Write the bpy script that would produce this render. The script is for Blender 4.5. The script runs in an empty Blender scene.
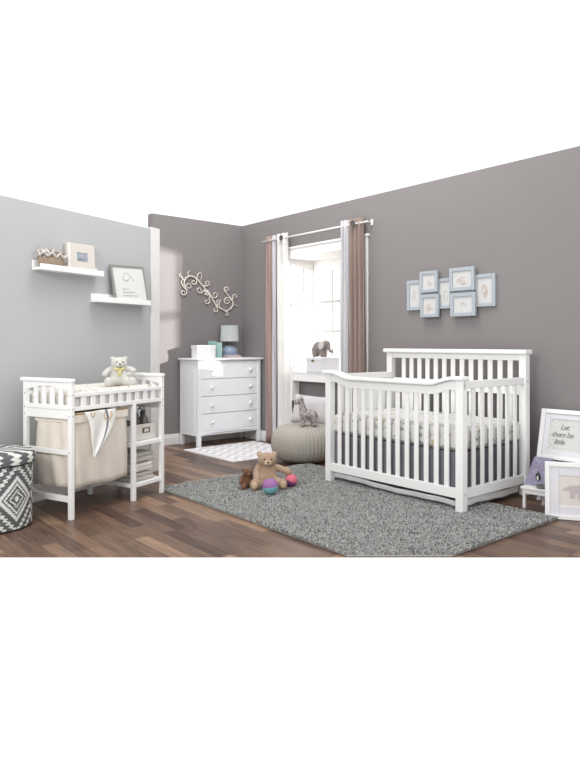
import bpy, bmesh, math, random
from math import sin, cos, pi, radians, atan2, sqrt
from mathutils import Vector, Matrix, noise
random.seed(7)
S = bpy.context.scene
COL = S.collection
F, H, YH = 645.0, 1.2, 343.0          # focal length (px), eye height, horizon row of the photograph

# ------------------------------------------------------------------ measuring helpers
TH = atan2(540, 645)
U = (sin(TH), -cos(TH)); V = (cos(TH), sin(TH))          # window wall runs along U, its outside is +V
def P(px, py, z=0.0):
    d = F*(H-z)/(py-YH); return ((px-290)/F*d, d)
CX, CY = P(242, 436.5)
RROT = atan2(U[1], U[0])
def wp(a, b): return (CX+a*U[0]-b*V[0], CY+a*U[1]-b*V[1])
def b_at(px, a=0.0):
    r = (px-290)/F
    return (CX+a*U[0]-r*(CY+a*U[1]))/(V[0]-r*V[1])
def a_at(px, b=0.0):
    r = (px-290)/F
    return (r*(CY-b*V[1])-CX+b*V[0])/(U[0]-r*U[1])
def z_at(py, a, b): return H-(py-YH)*wp(a, b)[1]/F
LROT = radians(60.16)
LX = (cos(LROT), sin(LROT)); LY = (-sin(LROT), cos(LROT))
L0 = P(71, 520.8)                                         # near foot of the changing table
def lp(x, y): return (L0[0]+x*LX[0]+y*LY[0], L0[1]+x*LX[1]+y*LY[1])
def lx_at(px, y):
    r = (px-290)/F
    bx, by = L0[0]+y*LY[0], L0[1]+y*LY[1]
    return (r*by-bx)/(LX[0]-r*LX[1])
def lz_at(py, x, y): return H-(py-YH)*lp(x, y)[1]/F
LW = 0.656                                                # left wall surface in the table's frame

# ------------------------------------------------------------------ materials
def nodes(name):
    m = bpy.data.materials.new(name); m.use_nodes = True
    nt = m.node_tree; b = nt.nodes['Principled BSDF']
    return m, nt, b
def srgb(c):
    return tuple(((v/255)/12.92 if v/255 <= .04045 else ((v/255+.055)/1.055)**2.4) for v in c)+(1,)
def mat(name, col, rough=.6, metal=0, bump=0, bscale=200, var=0, vscale=30, spec=.4, coords='Object', trans=0, sheen=0):
    m, nt, b = nodes(name); c = srgb(col)
    b.inputs['Base Color'].default_value = c
    b.inputs['Roughness'].default_value = rough
    b.inputs['Metallic'].default_value = metal
    b.inputs['Specular IOR Level'].default_value = spec
    if sheen: b.inputs['Sheen Weight'].default_value = sheen
    tc = nt.nodes.new('ShaderNodeTexCoord')
    if True:
        n = nt.nodes.new('ShaderNodeTexNoise'); n.inputs['Scale'].default_value = vscale
        n.inputs['Detail'].default_value = 4
        nt.links.new(tc.outputs[coords], n.inputs['Vector'])
        mx = nt.nodes.new('ShaderNodeMix'); mx.data_type = 'RGBA'
        v = max(var, .02)
        mx.inputs[6].default_value = tuple(max(0, x*(1-v)) for x in c[:3])+(1,)
        mx.inputs[7].default_value = tuple(min(1, x*(1+v)) for x in c[:3])+(1,)
        nt.links.new(n.outputs['Fac'], mx.inputs[0]); nt.links.new(mx.outputs[2], b.inputs['Base Color'])
    if bump:
        n2 = nt.nodes.new('ShaderNodeTexNoise'); n2.inputs['Scale'].default_value = bscale
        nt.links.new(tc.outputs[coords], n2.inputs['Vector'])
        bp = nt.nodes.new('ShaderNodeBump'); bp.inputs['Strength'].default_value = bump; bp.inputs['Distance'].default_value = .005
        nt.links.new(n2.outputs['Fac'], bp.inputs['Height']); nt.links.new(bp.outputs['Normal'], b.inputs['Normal'])
    if trans:
        tr = nt.nodes.new('ShaderNodeBsdfTranslucent'); tr.inputs['Color'].default_value = c
        ms = nt.nodes.new('ShaderNodeMixShader'); ms.inputs[0].default_value = trans
        out = nt.nodes['Material Output']
        nt.links.new(b.outputs[0], ms.inputs[1]); nt.links.new(tr.outputs[0], ms.inputs[2]); nt.links.new(ms.outputs[0], out.inputs[0])
    return m
def ramp(nt, stops, interp='LINEAR'):
    r = nt.nodes.new('ShaderNodeValToRGB'); r.color_ramp.interpolation = interp
    e = r.color_ramp.elements
    while len(e) < len(stops): e.new(.5)
    for k, (p, c) in enumerate(stops): e[k].position = p; e[k].color = srgb(c)
    return r
def mat_floor():
    m, nt, b = nodes('laminate planks'); N = nt.nodes; L = nt.links
    tc = N.new('ShaderNodeTexCoord')
    br = N.new('ShaderNodeTexBrick')
    br.inputs['Color1'].default_value = (0, 0, 0, 1); br.inputs['Color2'].default_value = (1, 1, 1, 1); br.inputs['Mortar'].default_value = (.5, .5, .5, 1)
    br.inputs['Scale'].default_value = 1; br.inputs['Mortar Size'].default_value = .0012; br.inputs['Bias'].default_value = 0
    br.inputs['Brick Width'].default_value = .62; br.inputs['Row Height'].default_value = .098; br.offset = .37; br.offset_frequency = 3
    L.new(tc.outputs['Object'], br.inputs['Vector'])
    r = ramp(nt, [(0, (90, 69, 59)), (.22, (114, 91, 78)), (.45, (130, 104, 88)), (.62, (106, 83, 71)), (.8, (148, 120, 100)), (1, (166, 137, 114))])
    L.new(br.outputs['Color'], r.inputs[0])
    mp = N.new('ShaderNodeMapping'); mp.inputs['Scale'].default_value = (2.2, 26, 1)
    L.new(tc.outputs['Object'], mp.inputs['Vector'])
    n = N.new('ShaderNodeTexNoise'); n.inputs['Scale'].default_value = 1.6; n.inputs['Detail'].default_value = 8; n.inputs['Distortion'].default_value = .8
    L.new(mp.outputs[0], n.inputs['Vector'])
    r2 = ramp(nt, [(.25, (118, 112, 108)), (.75, (255, 250, 244))])
    L.new(n.outputs['Fac'], r2.inputs[0])
    mx = N.new('ShaderNodeMix'); mx.data_type = 'RGBA'; mx.blend_type = 'MULTIPLY'; mx.inputs[0].default_value = .75
    L.new(r.outputs[0], mx.inputs[6]); L.new(r2.outputs[0], mx.inputs[7])
    mo = N.new('ShaderNodeMix'); mo.data_type = 'RGBA'; L.new(br.outputs['Fac'], mo.inputs[0])
    L.new(mx.outputs[2], mo.inputs[6]); mo.inputs[7].default_value = srgb((62, 48, 42))
    L.new(mo.outputs[2], b.inputs['Base Color'])
    b.inputs['Roughness'].default_value = .38; b.inputs['Specular IOR Level'].default_value = .35
    bp = N.new('ShaderNodeBump'); bp.inputs['Strength'].default_value = .12; bp.inputs['Distance'].default_value = .003
    L.new(n.outputs['Fac'], bp.inputs['Height']); L.new(bp.outputs[0], b.inputs['Normal'])
    return m
def mat_print(name, base, spots, scale, thr=(.12, .2), rough=.85):
    m, nt, b = nodes(name); N = nt.nodes; L = nt.links
    tc = N.new('ShaderNodeTexCoord'); vo = N.new('ShaderNodeTexVoronoi'); vo.inputs['Scale'].default_value = scale
    nz = N.new('ShaderNodeTexNoise'); nz.inputs['Scale'].default_value = scale*1.7; nz.inputs['Detail'].default_value = 3
    L.new(tc.outputs['Object'], nz.inputs['Vector'])
    mxv = N.new('ShaderNodeMix'); mxv.data_type = 'RGBA'; mxv.inputs[0].default_value = .06
    L.new(tc.outputs['Object'], mxv.inputs[6]); L.new(nz.outputs['Color'], mxv.inputs[7]); L.new(mxv.outputs[2], vo.inputs['Vector'])
    rc = ramp(nt, [(k/len(spots), c) for k, c in enumerate(spots)], 'CONSTANT')
    sp = N.new('ShaderNodeSeparateColor'); L.new(vo.outputs['Color'], sp.inputs[0]); L.new(sp.outputs[0], rc.inputs[0])
    rm = ramp(nt, [(thr[0], (255, 255, 255)), (thr[1], (0, 0, 0))]); 
    L.new(vo.outputs['Distance'], rm.inputs[0])
    mx = N.new('ShaderNodeMix'); mx.data_type = 'RGBA'
    L.new(rm.outputs[0], mx.inputs[0]); mx.inputs[6].default_value = srgb(base); L.new(rc.outputs[0], mx.inputs[7])
    L.new(mx.outputs[2], b.inputs['Base Color']); b.inputs['Roughness'].default_value = rough
    return m
def mat_glass():
    m, nt, b = nodes('window glass'); N = nt.nodes
    tr = N.new('ShaderNodeBsdfTransparent'); gl = N.new('ShaderNodeBsdfGlossy'); gl.inputs['Roughness'].default_value = .02
    ms = N.new('ShaderNodeMixShader'); ms.inputs[0].default_value = .06
    nt.links.new(tr.outputs[0], ms.inputs[1]); nt.links.new(gl.outputs[0], ms.inputs[2]); nt.links.new(ms.outputs[0], N['Material Output'].inputs[0])
    return m

M = dict(
 white=mat('white furniture paint', (233, 233, 232), .42, spec=.4),
 bright=mat('cool white dresser paint', (236, 238, 241), .38),
 trimw=mat('white trim paint', (232, 231, 229), .45),
 post=mat('off white post paint', (214, 211, 208), .5),
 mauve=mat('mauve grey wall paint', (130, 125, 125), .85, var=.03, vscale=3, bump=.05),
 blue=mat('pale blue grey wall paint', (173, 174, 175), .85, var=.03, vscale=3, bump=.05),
 floor=mat_floor(),
 canvas=mat('unbleached canvas', (219, 211, 200), .9, bump=.4, bscale=260, var=.05),
 cream=mat('cream plush', (206, 203, 196), .95, bump=1, bscale=320, var=.08, vscale=60, sheen=.4),
 tan=mat('tan plush', (166, 139, 116), .95, bump=1, bscale=260, var=.15, vscale=50, sheen=.3),
 tanlight=mat('light tan plush', (205, 180, 150), .95, bump=1, bscale=260, var=.08),
 brown=mat('brown plush', (110, 72, 48), .95, bump=1, bscale=300, var=.2, vscale=60, sheen=.2),
 brownlight=mat('light brown plush', (146, 104, 76), .95, bump=1, bscale=300),
 grey=mat('grey plush', (136, 127, 126), .95, bump=.8, bscale=300, var=.08),
 black=mat('black stitching', (34, 30, 30), .4),
 yellow=mat('yellow ribbon', (216, 206, 134), .5),
 towel=mat('white terry cloth', (238, 236, 232), .95, bump=.7, bscale=400),
 greystripe=mat('grey stripe cloth', (122, 126, 140), .9),
 woodring=mat('light wood', (196, 170, 136), .5, var=.08),
 linen=mat('grey beige linen', (212, 208, 202), .9, bump=.5, bscale=300, var=.08, vscale=40),
 linendark=mat('taupe linen', (186, 180, 174), .9, bump=.5, bscale=300, var=.08),
 darkgrey=mat('charcoal woven cloth', (88, 91, 93), .9, bump=.3, bscale=300),
 ikat=mat('white woven cloth', (212, 212, 208), .9, bump=.3, bscale=300),
 darkmetal=mat('dark pewter metal', (84, 80, 77), .45),
 silver=mat('silver metal', (150, 150, 150), .3, metal=.5),
 oldsilver=mat('tarnished silver', (112, 108, 104), .35, metal=.4),
 brass=mat('aged brass', (120, 100, 66), .4, metal=.7),
 curtmauve=mat('dusty mauve curtain', (176, 152, 146), .8, bump=.2, bscale=300, trans=.15, var=.05),
 curttaupe=mat('taupe curtain', (148, 130, 122), .8, bump=.2, bscale=300, trans=.06, var=.05),
 curtlav=mat('lavender white curtain', (212, 210, 214), .85, trans=.2),
 curtwhite=mat('white sheer curtain', (240, 239, 237), .85, trans=.35),
 vine=mat('antique white metal', (222, 214, 204), .5, var=.06),
 shade=mat('pleated pale grey shade', (196, 200, 198), .85, trans=.12),
 blueglass=mat('dusty blue glazed ceramic', (138, 154, 174), .25),
 teal=mat('pale teal cardboard', (140, 178, 174), .7),
 pinkb=mat('dusty pink book cloth', (206, 160, 160), .7),
 lavb=mat('lavender book cloth', (170, 162, 190), .7),
 boxw=mat('white patterned card', (226, 224, 226), .6, var=.06, vscale=60),
 boxg=mat('pale grey card', (216, 215, 219), .7, var=.1, vscale=50),
 pouf=mat('warm grey knitted wool', (166, 161, 152), .95, bump=.5, bscale=160, var=.06),
 pillow=mat('pale grey pillow cotton', (194, 189, 191), .9, bump=.3, bscale=300, var=.04),
 chev1=mat('white chevron wool', (232, 230, 230), .95, bump=.6, bscale=300),
 chev2=mat('pale grey chevron wool', (205, 203, 205), .95, bump=.6, bscale=300),
 skirt=mat('grey lavender cotton', (118, 114, 123), .9, bump=.3, bscale=120, var=.06, vscale=12),
 hem=mat('white skirt lining', (224, 224, 224), .9, var=.1, vscale=14),
 sheet=mat_print('printed crib sheet', (208, 207, 202), [(150, 150, 147), (186, 172, 140), (176, 178, 178), (136, 134, 130)], 24, (.26, .4)),
 pad=mat_print('printed changing pad cover', (216, 212, 205), [(186, 176, 160), (204, 192, 172), (160, 158, 152)], 24, (.2, .34)),
 rug=mat('grey shag rug base', (150, 150, 148), .98, var=.2, vscale=60),
 rugpile=mat('grey shag pile', (164, 165, 163), .95, var=.08, vscale=26),
 frameblue=mat('powder blue frame paint', (164, 171, 177), .55, var=.04),
 mat_w=mat('cool white mount card', (216, 216, 221), .7),
 paper=mat('white paper', (206, 206, 204), .8),
 art1=mat('faded sketch paper', (196, 196, 195), .8, var=.1, vscale=60),
 art2=mat('peach line drawing ink', (196, 178, 168), .8),
 inkgrey=mat('grey ink', (134, 136, 137), .8),
 frgrey=mat('weathered grey frame', (138, 136, 132), .6, var=.1, vscale=40),
 beige=mat('beige linen art', (214, 208, 202), .9),
 bearpink=mat('taupe pink silhouette', (186, 176, 178), .9),
 photo=mat_print('small monochrome photo', (140, 146, 158), [(70, 74, 86), (110, 112, 122), (230, 232, 236)], 70, (.3, .5)),
 lavcard=mat_print('lavender dotted card', (140, 134, 158), [(186, 182, 200), (152, 147, 172), (172, 167, 190)], 70, (.3, .5)),
 purple=mat('purple crochet yarn', (150, 104, 156), .9, bump=.8, bscale=200),
 tealyarn=mat('teal crochet yarn', (118, 176, 184), .9, bump=.8, bscale=200),
 pinkyarn=mat('pink crochet yarn', (206, 104, 124), .9, bump=.8, bscale=200),
 plum=mat('plum crochet yarn', (118, 66, 112), .9, bump=.8, bscale=200),
 wicker=mat('brown grey wicker', (150, 132, 114), .8, bump=1, bscale=120, var=.3, vscale=60),
 ribbon=mat('silver beige ribbon', (196, 190, 184), .4, var=.15, vscale=40),
 giraffe=mat_print('spotted grey giraffe plush', (168, 162, 160), [(92, 86, 86), (104, 98, 98)], 48, (.36, .46), .95),
 glass=mat_glass(),
)

# ------------------------------------------------------------------ mesh builder
class MB:
    def __init__(s): s.bm = bmesh.new()
    def _tag(s, faces, mi):
        for f in faces: f.material_index = mi
    def box(s, x0, x1, y0, y1, z0, z1, mi=0, m=None):
        c = Vector(((x0+x1)/2, (y0+y1)/2, (z0+z1)/2))
        mt = Matrix.Translation(c) @ Matrix.Diagonal((abs(x1-x0), abs(y1-y0), abs(z1-z0), 1))
        if m is not None: mt = m @ mt
        r = bmesh.ops.create_cube(s.bm, size=1, matrix=mt)
        s._tag({f for v in r['verts'] for f in v.link_faces}, mi); return s
    def ell(s, c, r, rot=None, mi=0, seg=20):
        if isinstance(r, (int, float)): r = (r, r, r)
        mt = Matrix.Translation(Vector(c))
        if rot: mt = mt @ Matrix.Rotation(rot[0], 4, 'X') @ Matrix.Rotation(rot[1], 4, 'Y') @ Matrix.Rotation(rot[2], 4, 'Z')
        mt = mt @ Matrix.Diagonal((r[0], r[1], r[2], 1))
        q = bmesh.ops.create_uvsphere(s.bm, u_segments=seg, v_segments=seg//2+2, radius=1, matrix=mt)
        s._tag({f for v in q['verts'] for f in v.link_faces}, mi); return s
    def caps(s, p, q, r0, r1, n=7):                     # soft limb: overlapping spheres
        p, q = Vector(p), Vector(q)
        for k in range(n):
            t = k/(n-1); s.ell(p.lerp(q, t), r0+(r1-r0)*t, seg=14)
        return s
    def tube(s, pts, r, seg=8, mi=0, close=False):
        pts = [Vector(p) for p in pts]; n = len(pts); rings = []
        up = None
        for i, p in enumerate(pts):
            if close: t = pts[(i+1) % n]-pts[i-1]
            else: t = pts[min(i+1, n-1)]-pts[max(i-1, 0)]
            t.normalize()
            if up is None:
                up = Vector((0, 0, 1)) if abs(t.z) < .9 else Vector((1, 0, 0))
            a = t.cross(up).normalized(); up = a.cross(t).normalized()
            rr = r[i] if isinstance(r, (list, tuple)) else r
            rings.append([s.bm.verts.new(p+a*cos(2*pi*k/seg)*rr+up*sin(2*pi*k/seg)*rr) for k in range(seg)])
        fs = []
        for i in range(n if close else n-1):
            A, B = rings[i], rings[(i+1) % n]
            for k in range(seg): fs.append(s.bm.faces.new((A[k], A[(k+1) % seg], B[(k+1) % seg], B[k])))
        if not close:
            fs.append(s.bm.faces.new(rings[0][::-1])); fs.append(s.bm.faces.new(rings[-1]))
        s._tag(fs, mi); return s
    def lathe(s, prof, seg=32, mi=0, c=(0, 0, 0), fn=None):
        rings = []; fs = []
        for r, z in prof:
            ring = []
            for k in range(seg):
                t = 2*pi*k/seg; rr = r*(fn(t, z) if fn else 1)
                ring.append(s.bm.verts.new((c[0]+rr*cos(t), c[1]+rr*sin(t), c[2]+z)))
            rings.append(ring)
        for A, B in zip(rings, rings[1:]):
            for k in range(seg): fs.append(s.bm.faces.new((A[k], A[(k+1) % seg], B[(k+1) % seg], B[k])))
        fs.append(s.bm.faces.new(rings[0][::-1])); fs.append(s.bm.faces.new(rings[-1]))
        s._tag(fs, mi); return s
    def prism(s, pts, axis, t0, t1, mi=0):              # outline in the plane across axis
        def q(u, v, t): return {'x': (t, u, v), 'y': (u, t, v), 'z': (u, v, t)}[axis]
        A = [s.bm.verts.new(q(u, v, t0)) for u, v in pts]; B = [s.bm.verts.new(q(u, v, t1)) for u, v in pts]
        n = len(pts); fs = [s.bm.faces.new(A[::-1]), s.bm.faces.new(B)]
        for k in range(n): fs.append(s.bm.faces.new((A[k], A[(k+1) % n], B[(k+1) % n], B[k])))
        s._tag(fs, mi); return s
    def grid(s, nu, nv, fn, mf=None):
        vs = [[s.bm.verts.new(fn(i/nu, j/nv)) for j in range(nv+1)] for i in range(nu+1)]
        for i in range(nu):
            for j in range(nv):
                f = s.bm.faces.new((vs[i][j], vs[i+1][j], vs[i+1][j+1], vs[i][j+1]))
                if mf: f.material_index = mf(i, j)
        return s

def obj(name, mb, mats, parent=None, smooth=False, bevel=0, solid=0, sub=0, remesh=0, kind=None, xf=None, fix=True):
    if fix: bmesh.ops.recalc_face_normals(mb.bm, faces=mb.bm.faces)
    me = bpy.data.meshes.new(name); mb.bm.to_mesh(me); mb.bm.free()
    for m in (mats if isinstance(mats, (list, tuple)) else [mats]): me.materials.append(M[m] if isinstance(m, str) else m)
    o = bpy.data.objects.new(name, me); COL.objects.link(o)
    if parent: o.parent = parent
    if xf: o.location = xf[0]; o.rotation_euler = (0, 0, xf[1])
    if solid:
        q = o.modifiers.new('thick', 'SOLIDIFY'); q.thickness = solid; q.offset = 0
    if remesh:
        q = o.modifiers.new('fuse', 'REMESH'); q.mode = 'VOXEL'; q.voxel_size = remesh; q.use_smooth_shade = True
        q = o.modifiers.new('soft', 'SMOOTH'); q.factor = .5; q.iterations = 5
    if bevel:
        q = o.modifiers.new('edge', 'BEVEL'); q.width = bevel; q.segments = 2; q.limit_method = 'ANGLE'
    if sub:
        q = o.modifiers.new('round', 'SUBSURF'); q.levels = sub; q.render_levels = sub
    if smooth:
        for f in me.polygons: f.use_smooth = True
    if kind: o['kind'] = kind
    return o
def tag(o, label, cat, group=None, kind=None):
    o['label'] = label; o['category'] = cat
    if group: o['group'] = group
    if kind: o['kind'] = kind
    return o
def thing(name, label, cat, loc, rotz=0, group=None, rot=None):
    o = bpy.data.objects.new(name, None); COL.objects.link(o); o.empty_display_size = .05
    o.location = loc if len(loc) == 3 else (loc[0], loc[1], 0); o.rotation_euler = rot or (0, 0, rotz)
    return tag(o, label, cat, group)
def dup_part(o, loc, parent):
    c = o.copy(); COL.objects.link(c); c.parent = parent; c.location = loc; return c

def soft_box(w, x0, x1, y0, y1, z0, z1, r=.03, nz=6):
    rows = []
    def pt(sd, k, n): pass
    m = 14
    for j in range(nz+1):
        t = j/nz; z = z0+(z1-z0)*t; ins = r*(1-(1-(2*t-1)**6)**.5)
        row = []
        X0, X1, Y0, Y1 = x0+ins, x1-ins, y0+ins, y1-ins
        for s in range(4):
            for k in range(m):
                q = k/m
                row.append(w.bm.verts.new(([X0+(X1-X0)*q, X1, X1-(X1-X0)*q, X0][s], [Y0, Y0+(Y1-Y0)*q, Y1, Y1-(Y1-Y0)*q][s], z)))
        rows.append(row)
    for A, B in zip(rows, rows[1:]):
        for k in range(len(A)): w.bm.faces.new((A[k], A[(k+1) % len(A)], B[(k+1) % len(A)], B[k]))
    w.bm.faces.new(rows[0][::-1]); w.bm.faces.new(rows[-1])
RX = ((CX, CY, 0), RROT)                                # room frame: x = a, y = -b
LXF = ((L0[0], L0[1], 0), LROT)                         # changing table / left wall frame
FRONT = F*H/(557-YH)                                    # the floor is built as far as the photograph shows it

# ------------------------------------------------------------------ setting
def clip_front(bm, depth):                              # room-frame mesh kept behind y = depth in the world
    n = Vector((U[1], V[1], 0))                         # world +Y in the room frame
    co = n*(depth-CY)
    bmesh.ops.bisect_plane(bm, geom=bm.verts[:]+bm.edges[:]+bm.faces[:], plane_co=co, plane_no=n, clear_inner=True)
fl = MB()
n = Vector((U[1], V[1], 0)); tt = Vector((U[0], V[0], 0))
pts = []
for x, y in ((-4.2, FRONT), (4.6, FRONT), (4.6, 9.4), (-4.2, 9.4)):
    q = tt*(x-CX)+n*(y-CY); pts.append((q.x, q.y))
fl.prism(pts, 'z', -.003, 0)
obj('floor', fl, 'floor', xf=RX, kind='structure')
WH = 2.7
OA0, OA1, OZ0, OZ1, D = .93, 2.12, .88, 2.19, .45
w = MB()
w.box(-.1, OA0-.03, 0, .12, 0, WH); w.box(OA1+.03, 4.95, 0, .12, 0, WH); w.box(OA0-.03, OA1+.03, 0, .12, 0, OZ0-.03); w.box(OA0-.03, OA1+.03, 0, .12, OZ1+.03, WH)
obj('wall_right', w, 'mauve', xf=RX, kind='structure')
w = MB(); w.box(-.1, 0, -b_at(152), 0, 0, WH)
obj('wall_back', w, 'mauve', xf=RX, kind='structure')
w = MB(); w.box(-2.3, lx_at(150, LW), LW, LW+.12, 0, 2.26)
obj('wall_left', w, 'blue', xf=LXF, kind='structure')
xw = lx_at(150, LW)
w = MB(); w.box(xw+.005, xw+.122, LW-.012, LW+.135, 0, 2.275)
obj('trim_1', w, 'post', xf=LXF, kind='structure', bevel=.003)
def base(name, segs, xf):
    w = MB()
    for (x0, x1, y0, y1) in segs:
        w.box(x0, x1, y0, y1, 0, .095)
        cx = .3
        w.box(x0 if y1-y0 < x1-x0 else x0, x1 if x1-x0 > y1-y0 else x0+(x1-x0)*.6, y0+((y1-y0)*.4 if x1-x0 > y1-y0 else 0), y1, .095, .125)
    return obj(name, w, 'trimw', xf=xf, kind='structure', bevel=.003)
base('baseboard_back', [(.0, .02, -b_at(152), 0)], RX)
base('baseboard_right', [(.02, 4.95, -.02, 0)], RX)
base('baseboard_left', [(-2.3, xw, LW-.02, LW)], LXF)
# deep white window reveal, casing and sash
w = MB()
w.box(OA0-.03, OA0, -.001, D+.06, OZ0-.03, OZ1+.03); w.box(OA1, OA1+.03, -.001, D+.06, OZ0-.03, OZ1+.03)
w.box(OA0, OA1, -.001, D+.06, OZ1, OZ1+.03); w.box(OA0, OA1, -.001, D+.06, OZ0-.03, OZ0)
obj('trim_2', w, 'trimw', xf=RX, kind='structure')
w = MB()
w.box(OA0-.09, OA0, -.022, -.001, OZ0-.1, OZ1+.1); w.box(OA1, OA1+.09, -.022, -.001, OZ0-.1, OZ1+.1); w.box(OA0, OA1, -.022, -.001, OZ1, OZ1+.1)
w.box(OA0-.11, OA1+.11, -.035, -.001, OZ1+.1, OZ1+.125)
obj('trim_3', w, 'trimw', xf=RX, kind='structure', bevel=.003)
wd = bpy.data.objects.new('window_1', None); COL.objects.link(wd); wd.location, wd.rotation_euler = RX[0], (0, 0, RROT); wd['kind'] = 'structure'
w = MB(); y0, y1 = D-.05, D-.005
w.box(OA0, OA0+.05, y0, y1, OZ0, OZ1); w.box(OA1-.05, OA1, y0, y1, OZ0, OZ1); w.box(OA0+.05, OA1-.05, y0, y1, OZ0, OZ0+.08); w.box(OA0+.05, OA1-.05, y0, y1, OZ1-.13, OZ1)
obj('window_frame', w, 'trimw', wd, bevel=.003)
w = MB()
for k in (1, 2, 3):
    a = OA0+.05+(OA1-OA0-.1)*k/4; w.box(a-.013, a+.013, y0+.012, y1-.012, OZ0+.08, OZ1-.13)
for z in (1.69, 1.34): w.box(OA0+.05, OA1-.05, y0+.014, y1-.014, z-.013, z+.013)
obj('muntins', w, mat('sash bar grey white', (168, 165, 163), .6), wd)
w = MB(); w.box(OA0+.05, OA1-.05, D-.03, D-.026, OZ0+.08, OZ1-.13); obj('pane', w, 'glass', wd)

# ------------------------------------------------------------------ wall ledge shelves and what stands on them
def ledge(px0, px1, py, label):
    yf = LW-.09; x0, x1 = lx_at(px0-2, LW), lx_at(px1, yf)
    z = (lz_at(py[0], x0, yf)+lz_at(py[1], x1, yf))/2
    t = thing('picture_ledge', label, 'shelf', (*lp(x0, LW), z), LROT, 'white picture ledges')
    L = x1-x0
    w = MB(); w.box(0, L, -.09, 0, .0, .02); obj('shelf_board', w, 'white', t, bevel=.002)
    w = MB(); w.box(0, L, -.018, -.0, .02, .075); obj('back_panel', w, 'white', t, bevel=.002)
    w = MB(); w.box(0, L, -.1, -.09, .0, .045); obj('front_lip', w, 'white', t, bevel=.002)
    return x0, x1, z+.02
s1 = ledge(33.8, 103.3, (271.6, 274.5), 'upper white wooden picture ledge on the blue-grey wall, holding the ribboned pot')
s2 = ledge(92.4, 150.3, (303.4, 304.2), 'lower white wooden picture ledge on the blue-grey wall, beside the pale corner post')
# woven pot with ribbons
xa, xb = lx_at(39, LW-.06), lx_at(66, LW-.06)
t = thing('ribboned_pot', 'small brown woven pot wrapped with silvery beige ribbon curls on upper wall ledge', 'pot', (*lp((xa+xb)/2-.01, LW-.06), s1[2]), LROT)
w = MB(); w.lathe([(.06, 0), (.072, .04), (.07, .075), (.055, .09)], 24, fn=lambda a, z: 1)
for v in w.bm.verts: v.co.x *= 1.7; v.co.y *= .52
obj('pot', w, 'wicker', t, smooth=True)
w = MB(); r = random.Random(11)
for k in range(46):
    x = r.uniform(-.125, .115); w.ell((x, r.uniform(-.035, .03), .1+r.uniform(-.025, .035)), (.024, .005, .011), rot=(r.uniform(-1.2, 1.2), r.uniform(-1.5, 1.5), r.uniform(-1, 1)), seg=10)
w.tube([(-.12+.24*i/20, -.035, .1+.014*sin(i)) for i in range(21)], .008, 6)
obj('ribbon_curls', w, 'ribbon', t, smooth=True)
w = MB()
for k in range(16): w.ell((r.uniform(-.12, .11), r.uniform(-.03, .02), .1+r.uniform(-.02, .04)), (.013, .011, .013), seg=8)
obj('twigs', w, 'wicker', t, smooth=True, kind='stuff')
# cream album frame
xa, xb = lx_at(67, LW-.07), lx_at(95, LW-.05)
t = thing('photo_album', 'thick cream photo album with a small photo window standing on upper wall ledge', 'album', (*lp((xa+xb)/2, LW-.045), s1[2]+.001), LROT-.12, rot=(radians(-4), 0, LROT-.12))
bw, bh = (xb-xa)*.5*.84, .225
w = MB(); w.box(-bw, bw, -.026, .012, 0, bh); obj('cover', w, 'linen' if 0 else mat('cream album cloth', (200, 194, 186), .8, bump=.2), t, bevel=.004)
w = MB(); w.box(-bw+.004, -bw+.03, -.029, -.025, .002, bh-.002); obj('spine', w, mat('pale album spine', (216, 213, 208), .7), t, bevel=.002)
w = MB(); w.box(-.04, .06, -.0285, -.026, .085, .155); obj('photo', w, 'photo', t)
# grey frame with line drawing
t0x, t1x = lx_at(111, LW-.05), lx_at(146, LW-.05)
fw, fh = (t1x-t0x)*.5*.95, .325
t = thing('framed_drawing', 'grey framed line drawing with three lines of writing on lower wall ledge', 'picture frame', (*lp((t0x+t1x)/2+.012, LW-.075), s2[2]+.001), rot=(radians(-9), radians(-3.0), LROT))
w = MB(); w.box(-fw, -fw+.018, -.012, .008, 0, fh); w.box(fw-.018, fw, -.012, .008, 0, fh); w.box(-fw+.018, fw-.018, -.012, .008, 0, .018); w.box(-fw+.018, fw-.018, -.012, .008, fh-.018, fh)
obj('frame', w, 'frgrey', t, bevel=.002)
w = MB(); w.box(-fw+.018, fw-.018, -.005, .003, .018, fh-.018); obj('print', w, 'paper', t)
w = MB()
def ink(w, pts, y, r=.0022): w.tube([(x, y, z) for x, z in pts], r, 5)
ink(w, [(-.03+.04*cos(q)*(1+.3*sin(2*q)), .22+.035*sin(q)) for q in [i*.35 for i in range(17)]], -.0055, .0014)
ink(w, [(-.06, .2), (-.03, .185), (.01, .22), (.035, .23), (.03, .2), (.05, .19), (.06, .205)], -.0055, .0014)
obj('line_drawing', w, 'inkgrey', t)
for (z, x0, x1) in ((.115, -.1, -.02), (.085, -.1, .05), (.055, -.1, .075)):
    w = MB(); k = int((x1-x0)/.006)
    ink(w, [(x0+(x1-x0)*i/k, z+.007*sin(i*2.1)*(1 if i % 5 else 0)) for i in range(k+1)], -.0055, .0016)
    obj('writing_line', w, 'inkgrey', t)

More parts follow.
